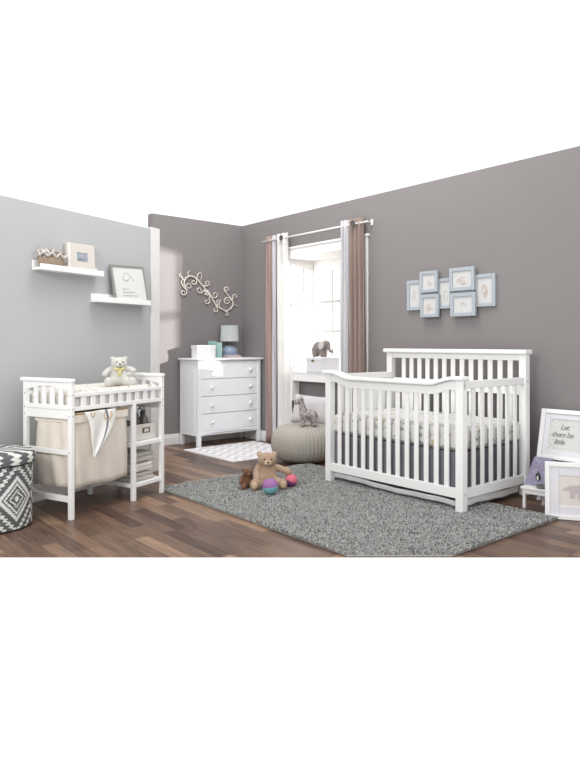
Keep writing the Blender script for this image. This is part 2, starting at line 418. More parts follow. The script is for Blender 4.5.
# ------------------------------------------------------------------ changing table
ct = thing('changing_table', 'white slatted changing table with open shelves by the blue-grey wall', 'changing table', (*L0, 0), LROT)
CLn, CD, PS = .945, .49, .032
def post(x, y, z1): 
    w = MB(); w.box(x, x+PS, y, y+PS, 0, z1); return obj('post', w, 'white', ct, bevel=.003)
for x in (0, CLn-PS):
    for y in (0, CD-PS): post(x, y, .93)
MX = lx_at(133.5, 0)
w = MB(); w.box(MX, MX+PS, 0, PS, 0, .735); obj('post', w, 'white', ct, bevel=.003)
w = MB(); w.box(MX, MX+PS, CD-PS, CD, 0, .735); obj('post', w, 'white', ct, bevel=.003)
for x in (-.015, CLn-PS-.015):
    w = MB(); w.box(x+.008, x+PS+.018, -.008, CD+.03, .93, .957); obj('end_cap', w, 'white', ct, bevel=.009)
    w = MB()                                            # arched rail below the cap
    n = 14; top = [(PS+(CD-2*PS)*k/n, .93) for k in range(n+1)]
    bot = [(PS+(CD-2*PS)*k/n, .875+.028*sin(pi*k/n)) for k in range(n+1)]
    w.prism(top+bot[::-1], 'x', x+.025, x+.04); obj('arched_rail', w, 'white', ct, bevel=.001)
    w = MB(); w.box(x+.02, x+.045, PS, CD-PS, .745, .775); obj('end_rail', w, 'white', ct, bevel=.002)
    w = MB(); w.box(x+.028, x+.04, PS, CD-PS, .68, .745); obj('end_apron', w, 'white', ct, bevel=.001)
    for k in range(4):
        y = PS+(CD-2*PS)*(k+1)/5; w = MB(); w.box(x+.027, x+.038, y-.019, y+.019, .77, .9); obj('slat', w, 'white', ct, bevel=.002)
w = MB(); w.box(.005, .03, PS, CD-PS, .436, .47); obj('side_rail', w, 'white', ct, bevel=.002)
w = MB(); w.box(.005, .03, PS, CD-PS, .116, .156); obj('side_rail', w, 'white', ct, bevel=.002)
w = MB(); w.box(PS, MX, CD-.025, CD-.005, .116, .156); obj('side_rail', w, 'white', ct, bevel=.002)
for y in (.004, CD-.026):
    w = MB(); w.box(PS, CLn-PS, y, y+.022, .83, .857); obj('guard_rail', w, 'white', ct, bevel=.003)
    w = MB(); w.box(PS, CLn-PS, y, y+.022, .735, .765); obj('guard_rail', w, 'white', ct, bevel=.003)
    for k in range(9):
        x = PS+(CLn-2*PS)*(k+1)/10; w = MB(); w.box(x-.021, x+.021, y+.005, y+.017, .765, .83); obj('slat', w, 'white', ct, bevel=.002)
w = MB(); w.box(.03, CLn-.03, .026, CD-.026, .735, .75); obj('top_board', w, 'white', ct)
for z in (.41, .1):
    w = MB(); w.box(MX+.002, CLn-.002, .008, CD-.008, z, z+.03); obj('shelf', w, 'white', ct, bevel=.003)
w = MB()
for (x, y) in ((.0175, 0), (CLn-.0175, 0)):
    for z in (.75, .70, .845): w.ell((x, y-.001, z), (.005, .002, .005), seg=8)
for z in (.75, .70, .845, .455): w.ell((-.001, .0175, z), (.002, .005, .005), seg=8); w.ell((-.001, CD-.0175, z), (.002, .005, .005), seg=8)
obj('bolt', w, 'silver', ct, kind='stuff')
# pad
w = MB()
def padf(u, v):
    x = .05+(CLn-.1)*u; y = .03+(CD-.06)*v
    e = min(u, 1-u)*8; f = min(1, e); g = abs(2*v-1)
    return (x, y, .752+.125*min(1, f+.75)*(.86+.16*g**2))
w.grid(36, 16, padf)
w.grid(36, 1, lambda u, v: (lambda p: (p[0], p[1], .752+(p[2]-.752)*v))(padf(u, 0)))
w.grid(36, 1, lambda u, v: (lambda p: (p[0], p[1], .752+(p[2]-.752)*v))(padf(u, 1)))
w.grid(1, 16, lambda u, v: (lambda p: (p[0], p[1], .752+(p[2]-.752)*u))(padf(0, v)))
w.grid(1, 16, lambda u, v: (lambda p: (p[0], p[1], .752+(p[2]-.752)*u))(padf(1, v)))
w.box(.051, CLn-.051, .031, CD-.031, .751, .76)
bmesh.ops.remove_doubles(w.bm, verts=w.bm.verts, dist=.0005)
tag(obj('changing_pad', w, 'pad', xf=LXF, smooth=True), 'cream printed changing pad lying between the guard rails of the changing table', 'changing pad')
# canvas laundry bag on its rod
lb = thing('laundry_bag', 'large beige canvas laundry bag hanging inside the changing table', 'laundry bag', (*lp(0, 0), 0), LROT)
bx0, bx1, by0, by1, bz0, bz1 = .05, MX-.05, .03, .4, .2, .7
w = MB()
def ring(z, t):
    pts = []; n = 15
    infl = .012*sin(pi*t)
    for s_ in range(4):
        for k in range(n):
            q = k/n
            X = [bx0+(bx1-bx0)*q, bx1, bx1-(bx1-bx0)*q, bx0][s_]; Y = [by0, by0+(by1-by0)*q, by1, by1-(by1-by0)*q][s_]
            dx = [0, infl, 0, -infl][s_]; dy = [-infl, 0, infl, 0][s_]
            r = .006*sin(q*19+t*3+s_)+.006*sin(q*13+2*s_+t*5)*(1-t*.5)
            nx = [0, 1, 0, -1][s_]; ny = [-1, 0, 1, 0][s_]
            pts.append(Vector((X+dx+nx*r, Y+dy+ny*r, z+.006*sin(q*7+s_)*(1-t))))
    return pts
N = 14; rows = [[w.bm.verts.new(p) for p in ring(bz0+(bz1-bz0)*j/N, j/N)] for j in range(N+1)]
for A, B in zip(rows, rows[1:]):
    m_ = len(A)
    for k in range(m_): w.bm.faces.new((A[k], A[(k+1) % m_], B[(k+1) % m_], B[k]))
w.bm.faces.new(rows[0][::-1])
obj('bag_body', w, 'canvas', lb, smooth=True, solid=.004)
w = MB(); w.box(bx0-.006, bx1+.006, by0-.016, by0-.008, bz1-.05, bz1+.004); w.box(bx0-.006, bx1+.006, by1+.008, by1+.014, bz1-.05, bz1+.004)
w.box(bx0-.012, bx0-.006, by0-.012, by1+.012, bz1-.05, bz1+.004); w.box(bx1+.006, bx1+.012, by0-.012, by1+.012, bz1-.05, bz1+.004)
obj('bag_hem', w, mat('canvas hem', (224, 216, 205), .9, bump=.3), lb, bevel=.003)
w = MB(); w.tube([(bx0-.02, by0+.0, .712), (bx1+.028, by0+.0, .712)], .009); w.tube([(bx0-.02, by1, .712), (bx1+.028, by1, .712)], .009)
obj('hanging_rod', w, 'woodring', lb, smooth=True)
# hooded towel
def fx(px, y=-.03): return lx_at(px, y)
tw = thing('hooded_towel', 'white hooded towel with a grey stripe hung over the front of the laundry bag', 'towel', (*lp(0, 0), 0), LROT)
zt = .757
outl_l = [(84.7, 412.5), (88.5, 420), (90.5, 430), (91, 440), (92.5, 450), (93, 457.5)]
outl_r = [(114.3, 408.3), (115, 416), (113, 425), (108.5, 436), (101, 448), (94.5, 457.5)]
def lerp_o(o, t):
    t *= len(o)-1; i = min(int(t), len(o)-2); q = t-i
    return (o[i][0]*(1-q)+o[i+1][0]*q, o[i][1]*(1-q)+o[i+1][1]*q)
def towf(u, v):
    l, r = lerp_o(outl_l, v), lerp_o(outl_r, v)
    px, py = l[0]*(1-u)+r[0]*u, l[1]*(1-u)+r[1]*u
    x = fx(px); z = lz_at(py, x, -.03)
    return (x, -.024-.012*sin(u*8+v*2)*(1-v*.4)-.004, min(z, .742))
w = MB(); w.grid(30, 30, towf, lambda i, j: 1 if (i == 21 and j < 29) or (i == 22 and j < 29) else 0)
obj('towel_cloth', w, ['towel', 'greystripe'], tw, smooth=True, solid=.006)
w = MB()
for (cx, cy, rx, rz_) in ((91.5, 413.5, .016, .02), (106.5, 414, .035, .04)):
    w = MB(); x = fx(cx); z = lz_at(cy, x, -.03)
    w.tube([(x+rx*cos(q), -.045, z+rz_*sin(q)) for q in [pi*.85+i*pi*1.3/14 for i in range(15)]], .0045, 6)
    obj('loop', w, 'woodring', tw, smooth=True)
# storage basket with bottles
def lthing(name, label, cat, x, y, z, group=None, rz=0): return thing(name, label, cat, (*lp(x, y), z), LROT+rz, group)
sb = lthing('storage_basket', 'pale grey basket with a metal label holder on the changing table middle shelf', 'basket', MX+.2, .18, .441)
w = MB(); bw, bd, bh = .125, .12, .125
w.box(-bw, bw, -bd, -bd+.008, 0, bh); w.box(-bw, bw, bd-.008, bd, 0, bh); w.box(-bw, -bw+.008, -bd+.008, bd-.008, 0, bh); w.box(bw-.008, bw, -bd+.008, bd-.008, 0, bh); w.box(-bw+.008, bw-.008, -bd+.008, bd-.008, 0, .008)
obj('basket_body', w, 'linen', sb, bevel=.003)
w = MB(); w.box(-.04, .045, -bd-.004, -bd, .055, .095); obj('label_holder', w, 'brass', sb, bevel=.002)
w = MB(); w.box(-.022, .027, -bd-.006, -bd-.004, .063, .087); obj('label_card', w, 'paper', sb)
def bottle(x, y, hgt, r, label, pump=True, m='darkmetal'):
    b = lthing('pump_bottle', label, 'bottle', x+.01, y, .451, 'toiletry bottles in the grey basket')
    w = MB(); w.lathe([(r, 0), (r, hgt*.55), (r*.8, hgt*.66), (r*.35, hgt*.72), (r*.35, hgt*.8)], 16); obj('bottle_body', w, m, b, smooth=True, bevel=0)
    w = MB(); w.lathe([(r*.45, hgt*.8), (r*.45, hgt*.86), (r*.15, hgt*.87), (r*.15, hgt*.97)], 12)
    w.tube([(0, 0, hgt*.96), (-r*.6, 0, hgt), (-r*1.5, 0, hgt*.96)], r*.16, 6); obj('pump', w, m, b, smooth=True)
    return b
bottle(MX+.165, .13, .215, .03, 'shorter dark pewter pump bottle at the left in the grey shelf basket')
bottle(MX+.235, .12, .25, .034, 'taller pewter pump bottle in the middle of the grey shelf basket', m='oldsilver')
bottle(MX+.283, .19, .225, .03, 'dark pewter bottle at the right rear in the grey shelf basket')
# small jars left of basket on the shelf (seen between bag and post)
j = lthing('fabric_roll', 'rolled beige cloth with dark top just left of the grey basket', 'rolled cloth', MX+.036, .1, .441)
w = MB(); w.lathe([(.028, 0), (.032, .02), (.032, .11), (.026, .125)], 20); obj('cloth_roll', w, 'linen', j, smooth=True)
w = MB(); w.lathe([(.026, .125), (.034, .13), (.034, .16), (.01, .165)], 20); obj('dark_cap', w, 'darkgrey', j, smooth=True)
# folded blankets
def folded(z, h_, dx, m, label):
    t = lthing('folded_blanket', label, 'blanket', MX+.155+dx, .22, z, 'folded blankets on the bottom shelf')
    for q, (f0, f1) in enumerate(((0, .52), (.5, 1))):
        w = MB(); soft_box(w, -.122+.006*q, .118-.004*q, -.18+.008*q, .18, h_*f0, h_*f1, .012, 6)
        bmesh.ops.subdivide_edges(w.bm, edges=[e for e in w.bm.edges if e.calc_length() > .03], cuts=2, use_grid_fill=True)
        for v in w.bm.verts:
            if v.co.z > .004: v.co += Vector((.5*noise.noise(v.co*30+Vector((z*50, 0, 0))), .6*noise.noise(v.co*26+Vector((0, z*60, 0))), .5*noise.noise(v.co*22+Vector((0, 0, z*70)))))*.016
        obj('blanket_fold', w, m if q == 0 else ('towel' if m == 'linen' else m), t, smooth=True)
    return t
folded(.131, .062, .0, 'linendark', 'taupe folded blanket at the bottom of the pile on the lowest shelf')
folded(.203, .064, -.008, 'linen', 'pale beige folded blanket in the middle of the pile on the lowest shelf')
folded(.277, .07, .004, 'linendark', 'grey folded blanket on top of the pile on the lowest shelf')

# ------------------------------------------------------------------ patterned round hamper
hc = (-1.95, 4.235); HR = .246
hm = thing('round_hamper', 'round lidded hamper in charcoal and white diamond weave at left edge', 'hamper', (*hc, 0), 0)
def ikat(c, r):           # woven diamond motif; c columns across one motif, r rows
    W2 = 27
    x = (c % (2*W2))-W2; y = (r % 78)-39
    d = (abs(x)*1.45+abs(y))*.82
    st = (abs(y)//2) % 2
    if d < 3: return 1
    if d < 6: return 0
    if d < 9: return 1 if (x+y) % 3 else 0
    if d < 12: return 0
    if d < 14.5: return 1
    if d < 16.5: return 0
    if d < 21: return 1
    if d < 27+st*2: return 0
    if d < 31+st*2.4: return 1
    if d < 38+st*2: return 0
    if d < 42+st*2.4: return 1
    if d < 48: return 0
    return 1 if d < 53 else 0
w = MB(); NC = 104*2; NRW = 74; phi0 = atan2(-hc[1], -hc[0])-.0
def hampf(u, v):
    t = 2*pi*u; r = HR*(.965+.035*v); return (r*cos(t), r*sin(t), .003+.425*v)
coff = int(NC*(((atan2(-hc[1]+0, .20-hc[0]))/(2*pi)) % 1))
w.grid(NC, NRW, hampf, lambda i, j: ikat(i-coff+27-19, j-35+39))
bmesh.ops.remove_doubles(w.bm, verts=w.bm.verts, dist=.0003)
obj('hamper_body', w, ['darkgrey', 'ikat'], hm)
w = MB(); w.lathe([(HR*.955, 0), (HR*.97, .004), (HR*.972, .012), (HR*.96, .014)], 64); obj('base_trim', w, 'black', hm)
w = MB()
def lidf(u, v):
    t = 2*pi*u
    if v < .45: q = v/.45; r, z = HR+.012+.004*sin(pi*q), .418+.06*q
    elif v < .55: q = (v-.45)/.1; r, z = HR+.012-.02*q, .478+.014*sin(q*pi/2)
    else: q = (v-.55)/.45; r, z = (HR-.008)*(1-q)+.001, .492+.008*q
    return (r*cos(t), r*sin(t), z)
def lidm(i, j):
    x = (i-coff) % 16; y = j
    return 1 if ((x+(4-abs(y % 8-4))*1) % 16) < 7 else 0
w.grid(NC, 36, lidf, lidm); bmesh.ops.remove_doubles(w.bm, verts=w.bm.verts, dist=.0003)
ld = obj('lid', w, ['darkgrey', 'ikat'], hm)
w = MB(); w.lathe([(HR+.0145, .416), (HR+.0155, .42), (HR+.0145, .425)], 64); obj('lid_piping', w, 'black', ld)

# ------------------------------------------------------------------ plush bears
def bear(name, label, loc, rz, k, body, light, seat='sit', arms=((-1, .0), (1, .0)), ribbon=None, lean=0, head=(0, 0), armspec=None):
    t = thing(name, label, 'teddy bear', loc, rz)
    t.scale = (k, k, k)
    w = MB()
    w.ell((0, 0, .095), (.083, .07, .095)); w.ell((0, -.012, .075), (.092, .072, .072))
    hx, hz = head[0], .226+head[1]
    w.ell((hx, -.015, hz), (.078, .064, .06)); w.ell((0, -.005, .17), (.055, .045, .04))
    w.ell((hx, -.066, hz-.016), (.034, .03, .026))
    for s in (-1, 1):
        w.ell((hx+s*.061, -.005, hz+.044), (.024, .014, .024))
        sp = (armspec or {}).get(s, [(.066, -.005, .175), (.105, -.03, .13), (.125, -.06, .095)])
        w.caps((s*sp[0][0], sp[0][1], sp[0][2]), (s*sp[1][0], sp[1][1], sp[1][2]), .027, .027)
        w.caps((s*sp[1][0], sp[1][1], sp[1][2]), (s*sp[2][0], sp[2][1], sp[2][2]), .027, .031, 5)
        w.caps((s*.055, -.03, .045), (s*.105, -.115, .04), .046, .04)
        w.ell((s*.112, -.135, .048), (.04, .028, .048))
    b = obj('body', w, body, t, remesh=.006)
    w = MB(); w.ell((hx, -.079, hz-.018), (.028, .022, .021), seg=14); mz = obj('muzzle', w, light, t, smooth=True)
    w = MB(); w.ell((hx, -.1, hz-.008), (.011, .007, .008), seg=10); obj('nose', w, 'black', mz, smooth=True)
    w = MB(); w.tube([(hx-.012, -.0955, hz-.03), (hx, -.1005, hz-.026), (hx+.012, -.0955, hz-.03)], .0015, 5); obj('mouth', w, 'black', mz)
    for s in (-1, 1):
        w = MB(); w.ell((hx+s*.028, -.0745, hz+.012), (.0065, .004, .0065), seg=10); obj('eye', w, 'black', t, smooth=True)
        w = MB(); w.ell((hx+s*.061, -.0155, hz+.043), (.014, .006, .014), seg=10); obj('inner_ear', w, light, t, smooth=True)
        w = MB(); w.ell((s*.114, -.16, .049), (.024, .006, .03), seg=12); obj('foot_pad', w, light, t, smooth=True)
    if ribbon:
        w = MB()
        w.tube([((.052)*cos(q), -.008+.052*sin(q), .172) for q in [i*2*pi/24 for i in range(24)]], .007, 8, close=True)
        for s in (-1, 1):
            w.ell((s*.026, -.07, .172), (.024, .008, .011), rot=(0, -s*.3, 0), seg=12)
            w.box(-.007+s*.006, .007+s*.006, -.086, -.081, .1, .168)
        w.ell((0, -.072, .171), (.008, .008, .009), seg=10)
        obj('ribbon', w, ribbon, t, smooth=True)
    return t
px, py = lx_at(119, .22), None
bear('teddy_bear', 'cream teddy bear with a yellow ribbon bow sitting on the changing pad', (*lp(lx_at(119, .24), .24), .862), radians(20), .8, 'cream', 'cream', ribbon='yellow',
     armspec={-1: [(.066, -.005, .175), (.11, -.01, .15), (.135, -.03, .12)], 1: [(.066, -.005, .175), (.11, -.01, .165), (.135, -.02, .15)]})
bb = P(266.5, 488, .03)
bear('teddy_bear', 'large tan teddy bear sitting on the grey rug between the balls', (bb[0], bb[1]+.09, .02), radians(8), 1.0, 'tan', 'tanlight', head=(.0, .0),
     armspec={-1: [(.066, -.005, .17), (.09, -.03, .12), (.09, -.08, .08)], 1: [(.066, -.005, .165), (.12, -.02, .145), (.17, -.035, .125)]})
sbp = P(248.5, 487, .03)
bear('teddy_bear', 'small dark brown teddy bear leaning beside the large tan bear on the rug', (sbp[0]-.012, sbp[1]+.02, .02), radians(25), .56, 'brown', 'brownlight')
def ball(px, py, r, m1, m2, label, tilt):
    p = P(px, py, .028+r)
    w = MB(); w.ell((0, 0, 0), r, seg=32)
    for f in w.bm.faces:
        c = f.calc_center_median(); f.material_index = 0 if c.z > .001 else 1
    o = obj('crochet_ball', w, [m1, m2], smooth=True)
    o.location = (p[0], p[1], .024+r); o.rotation_euler = tilt
    return tag(o, label, 'ball')
ball(270.3, 485.8, .062, 'purple', 'tealyarn', 'crocheted ball, purple above and teal below, in front of the tan bear', (0, radians(-6), 0))
ball(291.2, 480, .052, 'pinkyarn', 'plum', 'crocheted ball, pink above and plum below, at the right of the tan bear', (0, radians(22), 0))

# ------------------------------------------------------------------ dresser and what stands on it
DW, DD, DH = .89, .4, 1.0
dr = thing('dresser', 'white four-drawer dresser with round knobs in the corner', 'dresser', (*wp(.03, .925), 0), RROT)
# local: x = away from the back wall (a), y = towards the window wall
w = MB(); w.box(0, DD-.02, 0, .02, .13, DH); w.box(0, DD-.02, DW-.02, DW, .13, DH); w.box(0, .012, .02, DW-.02, .13, DH)
w.box(0, DD-.02, .02, DW-.02, .13, .15); w.box(DD-.045, DD-.022, .02, DW-.02, .15, DH)
obj('body', w, 'bright', dr, bevel=.002)
w = MB(); w.box(-.005, DD+.035, -.03, DW+.03, DH, DH+.022); obj('top_board', w, 'bright', dr, bevel=.006)
for y in (0, DW-.04):
    for x in (0, DD-.035):
        w = MB(); w.box(x, x+.045, y-.004, y+.04, 0, DH if x else DH-.001); obj('leg', w, 'bright', dr, bevel=.003)
w = MB()
for yy in (-.002,):
    w.box(.075, DD-.065, yy-.006, yy+.004, .2, .93)
w.box(.045, DD-.035, -.004, .004, .13, .2); w.box(.045, DD-.035, -.004, .004, .93, DH)
obj('side_panel', w, 'bright', dr, bevel=.002)
w = MB()
n = 20
ar = [(.036+(DW-.072)*k/n, .13+.035*(1-abs(2*k/n-1)**3)) for k in range(n+1)]
w.prism([(.036, .185)]+ar+[(DW-.036, .185)], 'x', DD-.015, DD+.004); obj('arched_apron', w, 'bright', dr)
for k in range(4):
    z0 = .187+.2*k; z1 = z0+.193
    w = MB(); w.box(DD-.02, DD+.003, .041, DW-.041, z0, z1); d_ = obj('drawer', w, 'bright', dr, bevel=.003)
    for y in (.18, DW-.16):
        w = MB(); w.lathe([(.008, 0), (.008, .012), (.021, .018), (.023, .027), (.013, .036)], 16)
        for v in w.bm.verts: c = v.co.copy(); v.co = Vector((DD+.002+c.z, y+c.x, (z0+z1)/2+c.y))
        obj('knob', w, 'bright', d_, smooth=True)
TZ = DH+.022
def on_dresser(px, a): b = b_at(px, a); return wp(a, b)
def dth(name, label, cat, px, a, rz=0, z=TZ, group=None): return thing(name, label, cat, (*on_dresser(px, a), z), RROT+rz, group)
kb = dth('keepsake_box', 'white keepsake box with a lid on the left side of the dresser', 'box', 203.5, .22)
w = MB(); w.box(-.07, .07, -.122, .122, 0, .115); obj('box_body', w, 'boxw', kb, bevel=.002)
w = MB(); w.box(-.075, .075, -.127, .127, .115, .152); obj('lid', w, 'boxw', kb, bevel=.003)
w = MB(); w.box(.0745, .077, -.01, .006, .03, .14); obj('band', w, 'pinkb', kb)
tf = dth('teal_card_frame', 'small teal folding card frame standing open behind the keepsake box', 'card frame', 213.5, .13, rz=.0)
w = MB(); w.box(-.008, .004, -.075, .045, 0, .2); obj('back_cover', w, 'teal', tf, bevel=.002)
w = MB(); w.box(0, .09, .047, .057, 0, .185, m=Matrix.Rotation(radians(10), 4, 'Z')); obj('front_cover', w, mat('mint card', (178, 206, 198), .7), tf, bevel=.002)
bk = dth('thin_book', 'dusty pink book lying under the lamp on the dresser', 'book', 233, .25, group=None)
w = MB(); w.box(-.07, .07, -.1, .09, 0, .003); w.box(-.07, .07, -.1, .09, .018, .021); w.box(-.07, -.067, -.1, .09, .003, .018); obj('cover', w, 'pinkb', bk)
w = MB(); w.box(-.066, .066, -.096, .086, .0032, .0178); obj('pages', w, 'paper', bk)
bk = dth('thin_book', 'lavender book lying on the pink book under the lamp', 'book', 231.5, .25, rz=.06, z=TZ+.0212)
w = MB(); w.box(-.06, .06, -.085, .08, 0, .003); w.box(-.06, .06, -.085, .08, .013, .016); w.box(-.06, -.057, -.085, .08, .003, .013); obj('cover', w, 'lavb', bk)
w = MB(); w.box(-.056, .056, -.081, .076, .0032, .0128); obj('pages', w, 'paper', bk)
lm = dth('table_lamp', 'blue ceramic table lamp with a pleated pale grey drum shade on dresser', 'lamp', 229.5, .13)
w = MB(); w.lathe([(.06, 0), (.075, .004), (.096, .035), (.102, .07), (.094, .105), (.06, .135), (.024, .148), (.016, .155)], 32); obj('base', w, 'blueglass', lm, smooth=True)
w = MB(); w.lathe([(.011, .155), (.011, .215), (.02, .215), (.02, .225)], 16); obj('neck', w, 'silver', lm, smooth=True)
w = MB()
NP = 56
w.grid(NP, 6, lambda u, v: ((.106-.008*v+.007*(int(u*NP+.5) % 2))*cos(2*pi*u), (.106-.008*v+.007*(int(u*NP+.5) % 2))*sin(2*pi*u), .2+.195*v))
bmesh.ops.remove_doubles(w.bm, verts=w.bm.verts, dist=.0002)
ls = obj('lamp_shade', w, 'shade', lm, solid=.002)
w = MB(); 
for zz, rr in ((.201, .1095), (.393, .102)): w.tube([(rr*cos(q), rr*sin(q), zz) for q in [i*2*pi/48 for i in range(48)]], .003, 6, close=True)
w.tube([(-.1, 0, .39), (.1, 0, .39)], .0015, 6); w.tube([(0, -.1, .39), (0, .1, .39)], .0015, 6); w.tube([(0, 0, .225), (0, 0, .391)], .003, 6)
obj('shade_ring', w, 'shade', ls)

# ------------------------------------------------------------------ vine wall art on the back wall
w = MB()
def vw(zx, zy):                                         # measured on an enlarged crop, put on the wall plane
    px, py = 170+zx/8.286, 270+zy/8.286
    b = b_at(px); return Vector((.018, -b, z_at(py, 0, b)))
def smooth_path(pts, n=6):
    out = []
    for i in range(len(pts)-1):
        p0 = pts[max(i-1, 0)]; p1 = pts[i]; p2 = pts[i+1]; p3 = pts[min(i+2, len(pts)-1)]
        for k in range(n):
            t = k/n
            out.append(tuple(.5*(2*p1[j]+(-p0[j]+p2[j])*t+(2*p0[j]-5*p1[j]+4*p2[j]-p3[j])*t*t+(-p0[j]+3*p1[j]-3*p2[j]+p3[j])*t**3) for j in (0, 1)))
    out.append(pts[-1]); return out
def vine(pts, r0, r1):
    q = smooth_path(pts); n = len(q)
    w.tube([vw(*p) for p in q], [(r0+(r1-r0)*i/(n-1)) for i in range(n)], 6)
def spiral(cx, cy, R, a0, turns, tail=None):
    n = 5+int(abs(turns)*10); pts = [(cx+R*1.15*(1-.75*i/n)*cos(a0+turns*2*pi*i/n), cy+R*1.15*(1-.75*i/n)*sin(a0+turns*2*pi*i/n)) for i in range(n+1)]
    if tail: pts = [tail]+pts
    q = smooth_path(pts, 3); w.tube([vw(*p) for p in q], [.008-.003*i/len(q) for i in range(len(q))], 6)
vine([(128, 160), (110, 110), (125, 70), (160, 52), (205, 68), (250, 115), (300, 180), (345, 245), (380, 295), (425, 325), (465, 338), (503, 312), (515, 270), (498, 235), (470, 205), (448, 170)], .011, .008)
spiral(105, 185, 26, -.9, 1.2, (128, 150)); spiral(150, 138, 26, 1.8, 1.3, (118, 150)); spiral(465, 160, 20, 2.6, 1.1, (455, 190))
spiral(190, 100, 22, -.6, 1.1, (212, 72)); spiral(240, 165, 26, .3, 1.1, (288, 165)); spiral(300, 110, 22, 2.2, -1.1, (275, 140))
spiral(365, 205, 26, 2.9, -1.1, (315, 195)); spiral(300, 260, 22, -.9, 1.1, (325, 215)); spiral(468, 258, 28, -.3, -1.4, (505, 255))
spiral(462, 365, 16, -1.9, 1.0, (440, 332)); spiral(368, 330, 20, -1.2, 1.0, (372, 285)); spiral(395, 262, 16, 1.9, 1.0, (385, 295)); spiral(533, 220, 18, 2.6, 1, (507, 245))
vine([(125, 165), (98, 130), (88, 95), (105, 70)], .008, .004)
for pts in ([(110, 90), (90, 60), (80, 25)], [(150, 52), (140, 25), (160, 5)], [(215, 75), (225, 35), (250, 25), (255, 60), (240, 90)], [(105, 70), (75, 55), (68, 30)], [(400, 300), (405, 265), (420, 245)], [(515, 275), (535, 292), (560, 297)]):
    vine(pts, .007, .003)
for k in range(5):
    a = 2*pi*k/5; w.ell(vw(300+17*cos(a), 190+17*sin(a)), (.008, .014, .014), seg=10)
w.ell(vw(300, 190), (.016, .012, .012), seg=10)
for p in ((125, 75), (250, 118), (380, 295), (503, 312)): w.box(-.018, 0, -.006, .006, -.006, .006, m=Matrix.Translation(vw(*p)))
tag(obj('scroll_wall_art', w, 'vine', xf=RX, smooth=True), 'curling antique white metal vine ornament hung on the wall above the dresser', 'wall art')

# ------------------------------------------------------------------ curtains
def curtain(a0, a1, b, z0, z1, waves, amp, ph=0, flare=.0):
    w = MB()
    def f(u, v):
        a = a0+(a1-a0)*(u+u*flare*(1-v)); y = -b+amp*sin(u*waves*2*pi+ph)*(1+.25*sin(v*3))
        return (a+.004*sin(v*9+u*20), y, z0+(z1-z0)*v)
    return w.grid(max(24, int(waves*14)), 24, f)
CB = .075; CZ = 2.48
def aC(px, b=CB): return a_at(px, b)
tag(obj('curtain', curtain(aC(264.5), aC(270.5), CB-.02, .012, CZ, 2.5, .02), 'curtmauve', xf=RX, smooth=True, solid=.003), 'narrow dusty mauve curtain gathered beside the dresser, left of the window', 'curtain')
cw = tag(obj('curtain', curtain(aC(276), aC(288.8), CB, .012, CZ, 2.6, .022, 1, flare=.45), 'curtwhite', xf=RX, smooth=True, solid=.002), 'bright white sheer curtain left of the window, with a grommet', 'curtain')
tag(obj('curtain', curtain(aC(270.5), aC(275), CB-.02, .012, CZ, 1.5, .016, .5), 'curtlav', xf=RX, smooth=True, solid=.003), 'slim lavender-white curtain fold between mauve and white curtains at left', 'curtain')
tag(obj('curtain', curtain(aC(340), aC(348.5), CB, .012, CZ, 2.5, .022, .3), 'curtlav', xf=RX, smooth=True, solid=.003), 'lavender-white curtain hanging at the right side of the window', 'curtain')
tag(obj('curtain', curtain(aC(349), aC(364), CB-.01, .012, CZ, 3.5, .024, 2, flare=.18), 'curttaupe', xf=RX, smooth=True, solid=.003), 'taupe curtain gathered in folds at the right side of the window', 'curtain')
cr = thing('curtain_rod', 'thin white metal curtain rod spanning above the window', 'curtain rod', RX[0], RROT)
w = MB(); w.tube([(aC(262), -CB, 2.425), (aC(368), -CB, 2.425)], .009, 12); obj('rod', w, 'trimw', cr, smooth=True)
for a in (aC(263), aC(367)):
    w = MB(); w.tube([(a, -.0, 2.425), (a, -CB, 2.425)], .006, 8); w.box(a-.015, a+.015, -.006, 0, 2.395, 2.455); obj('bracket', w, 'trimw', cr)
for px_, yb in ((283, 0), (355, .02)):
    w = MB(); a = aC(px_); w.tube([(a+.026*cos(q), -CB-.03-yb*.2, 2.425+.026*sin(q)) for q in [i*2*pi/20 for i in range(20)]], .007, 6, close=True)
    w.prism([(a+.024*cos(q), 2.425+.024*sin(q)) for q in [i*2*pi/20 for i in range(20)]], 'y', -CB-.032-yb*.2, -CB-.026-yb*.2)
    obj('grommet', w, 'darkmetal', cr, smooth=False)

# ------------------------------------------------------------------ window ledge with scrolled end
wl = thing('window_shelf', 'white wooden shelf with a scrolled end panel under the window', 'shelf', (*wp(a_at(294, .12), 0), 0), RROT)
Lw = aC(338)-a_at(294, .12)
w = MB(); w.box(.0, Lw, -.14, -.036, .86, .88); obj('shelf_board', w, 'white', wl, bevel=.003)
w = MB(); w.box(.0, Lw, -.135, -.115, .775, .86); obj('front_rail', w, 'white', wl, bevel=.003)
w = MB()
sc = [(-.15, .55), (-.15, .8), (-.16, .9), (-.165, .98), (-.15, 1.04), (-.12, 1.06), (-.085, 1.04), (-.06, .98), (-.045, .9), (-.04, .8), (-.04, .55)]
w.prism(smooth_path(sc, 4), 'x', -.03, .0)
obj('end_panel', w, 'white', wl, bevel=.004)
w = MB(); w.prism([(-.03, 1.055), (.015, 1.06), (.05, 1.02), (.09, .93), (.13, .88), (-.03, .88)], 'y', -.05, -.038); obj('back_scroll', w, 'white', wl, bevel=.004)
bxp = (a_at(324, .02), .02)
gb = thing('gift_box', 'pale grey and white patterned box standing on the window shelf', 'box', (*wp(a_at(325, -.02), -.02), .881), radians(38))
w = MB(); w.box(-.17, .17, -.125, .125, 0, .125); obj('box_body', w, 'boxg', gb, bevel=.002)
w = MB(); w.box(-.174, .174, -.129, .129, .125, .16); obj('lid', w, 'boxg', gb, bevel=.003)
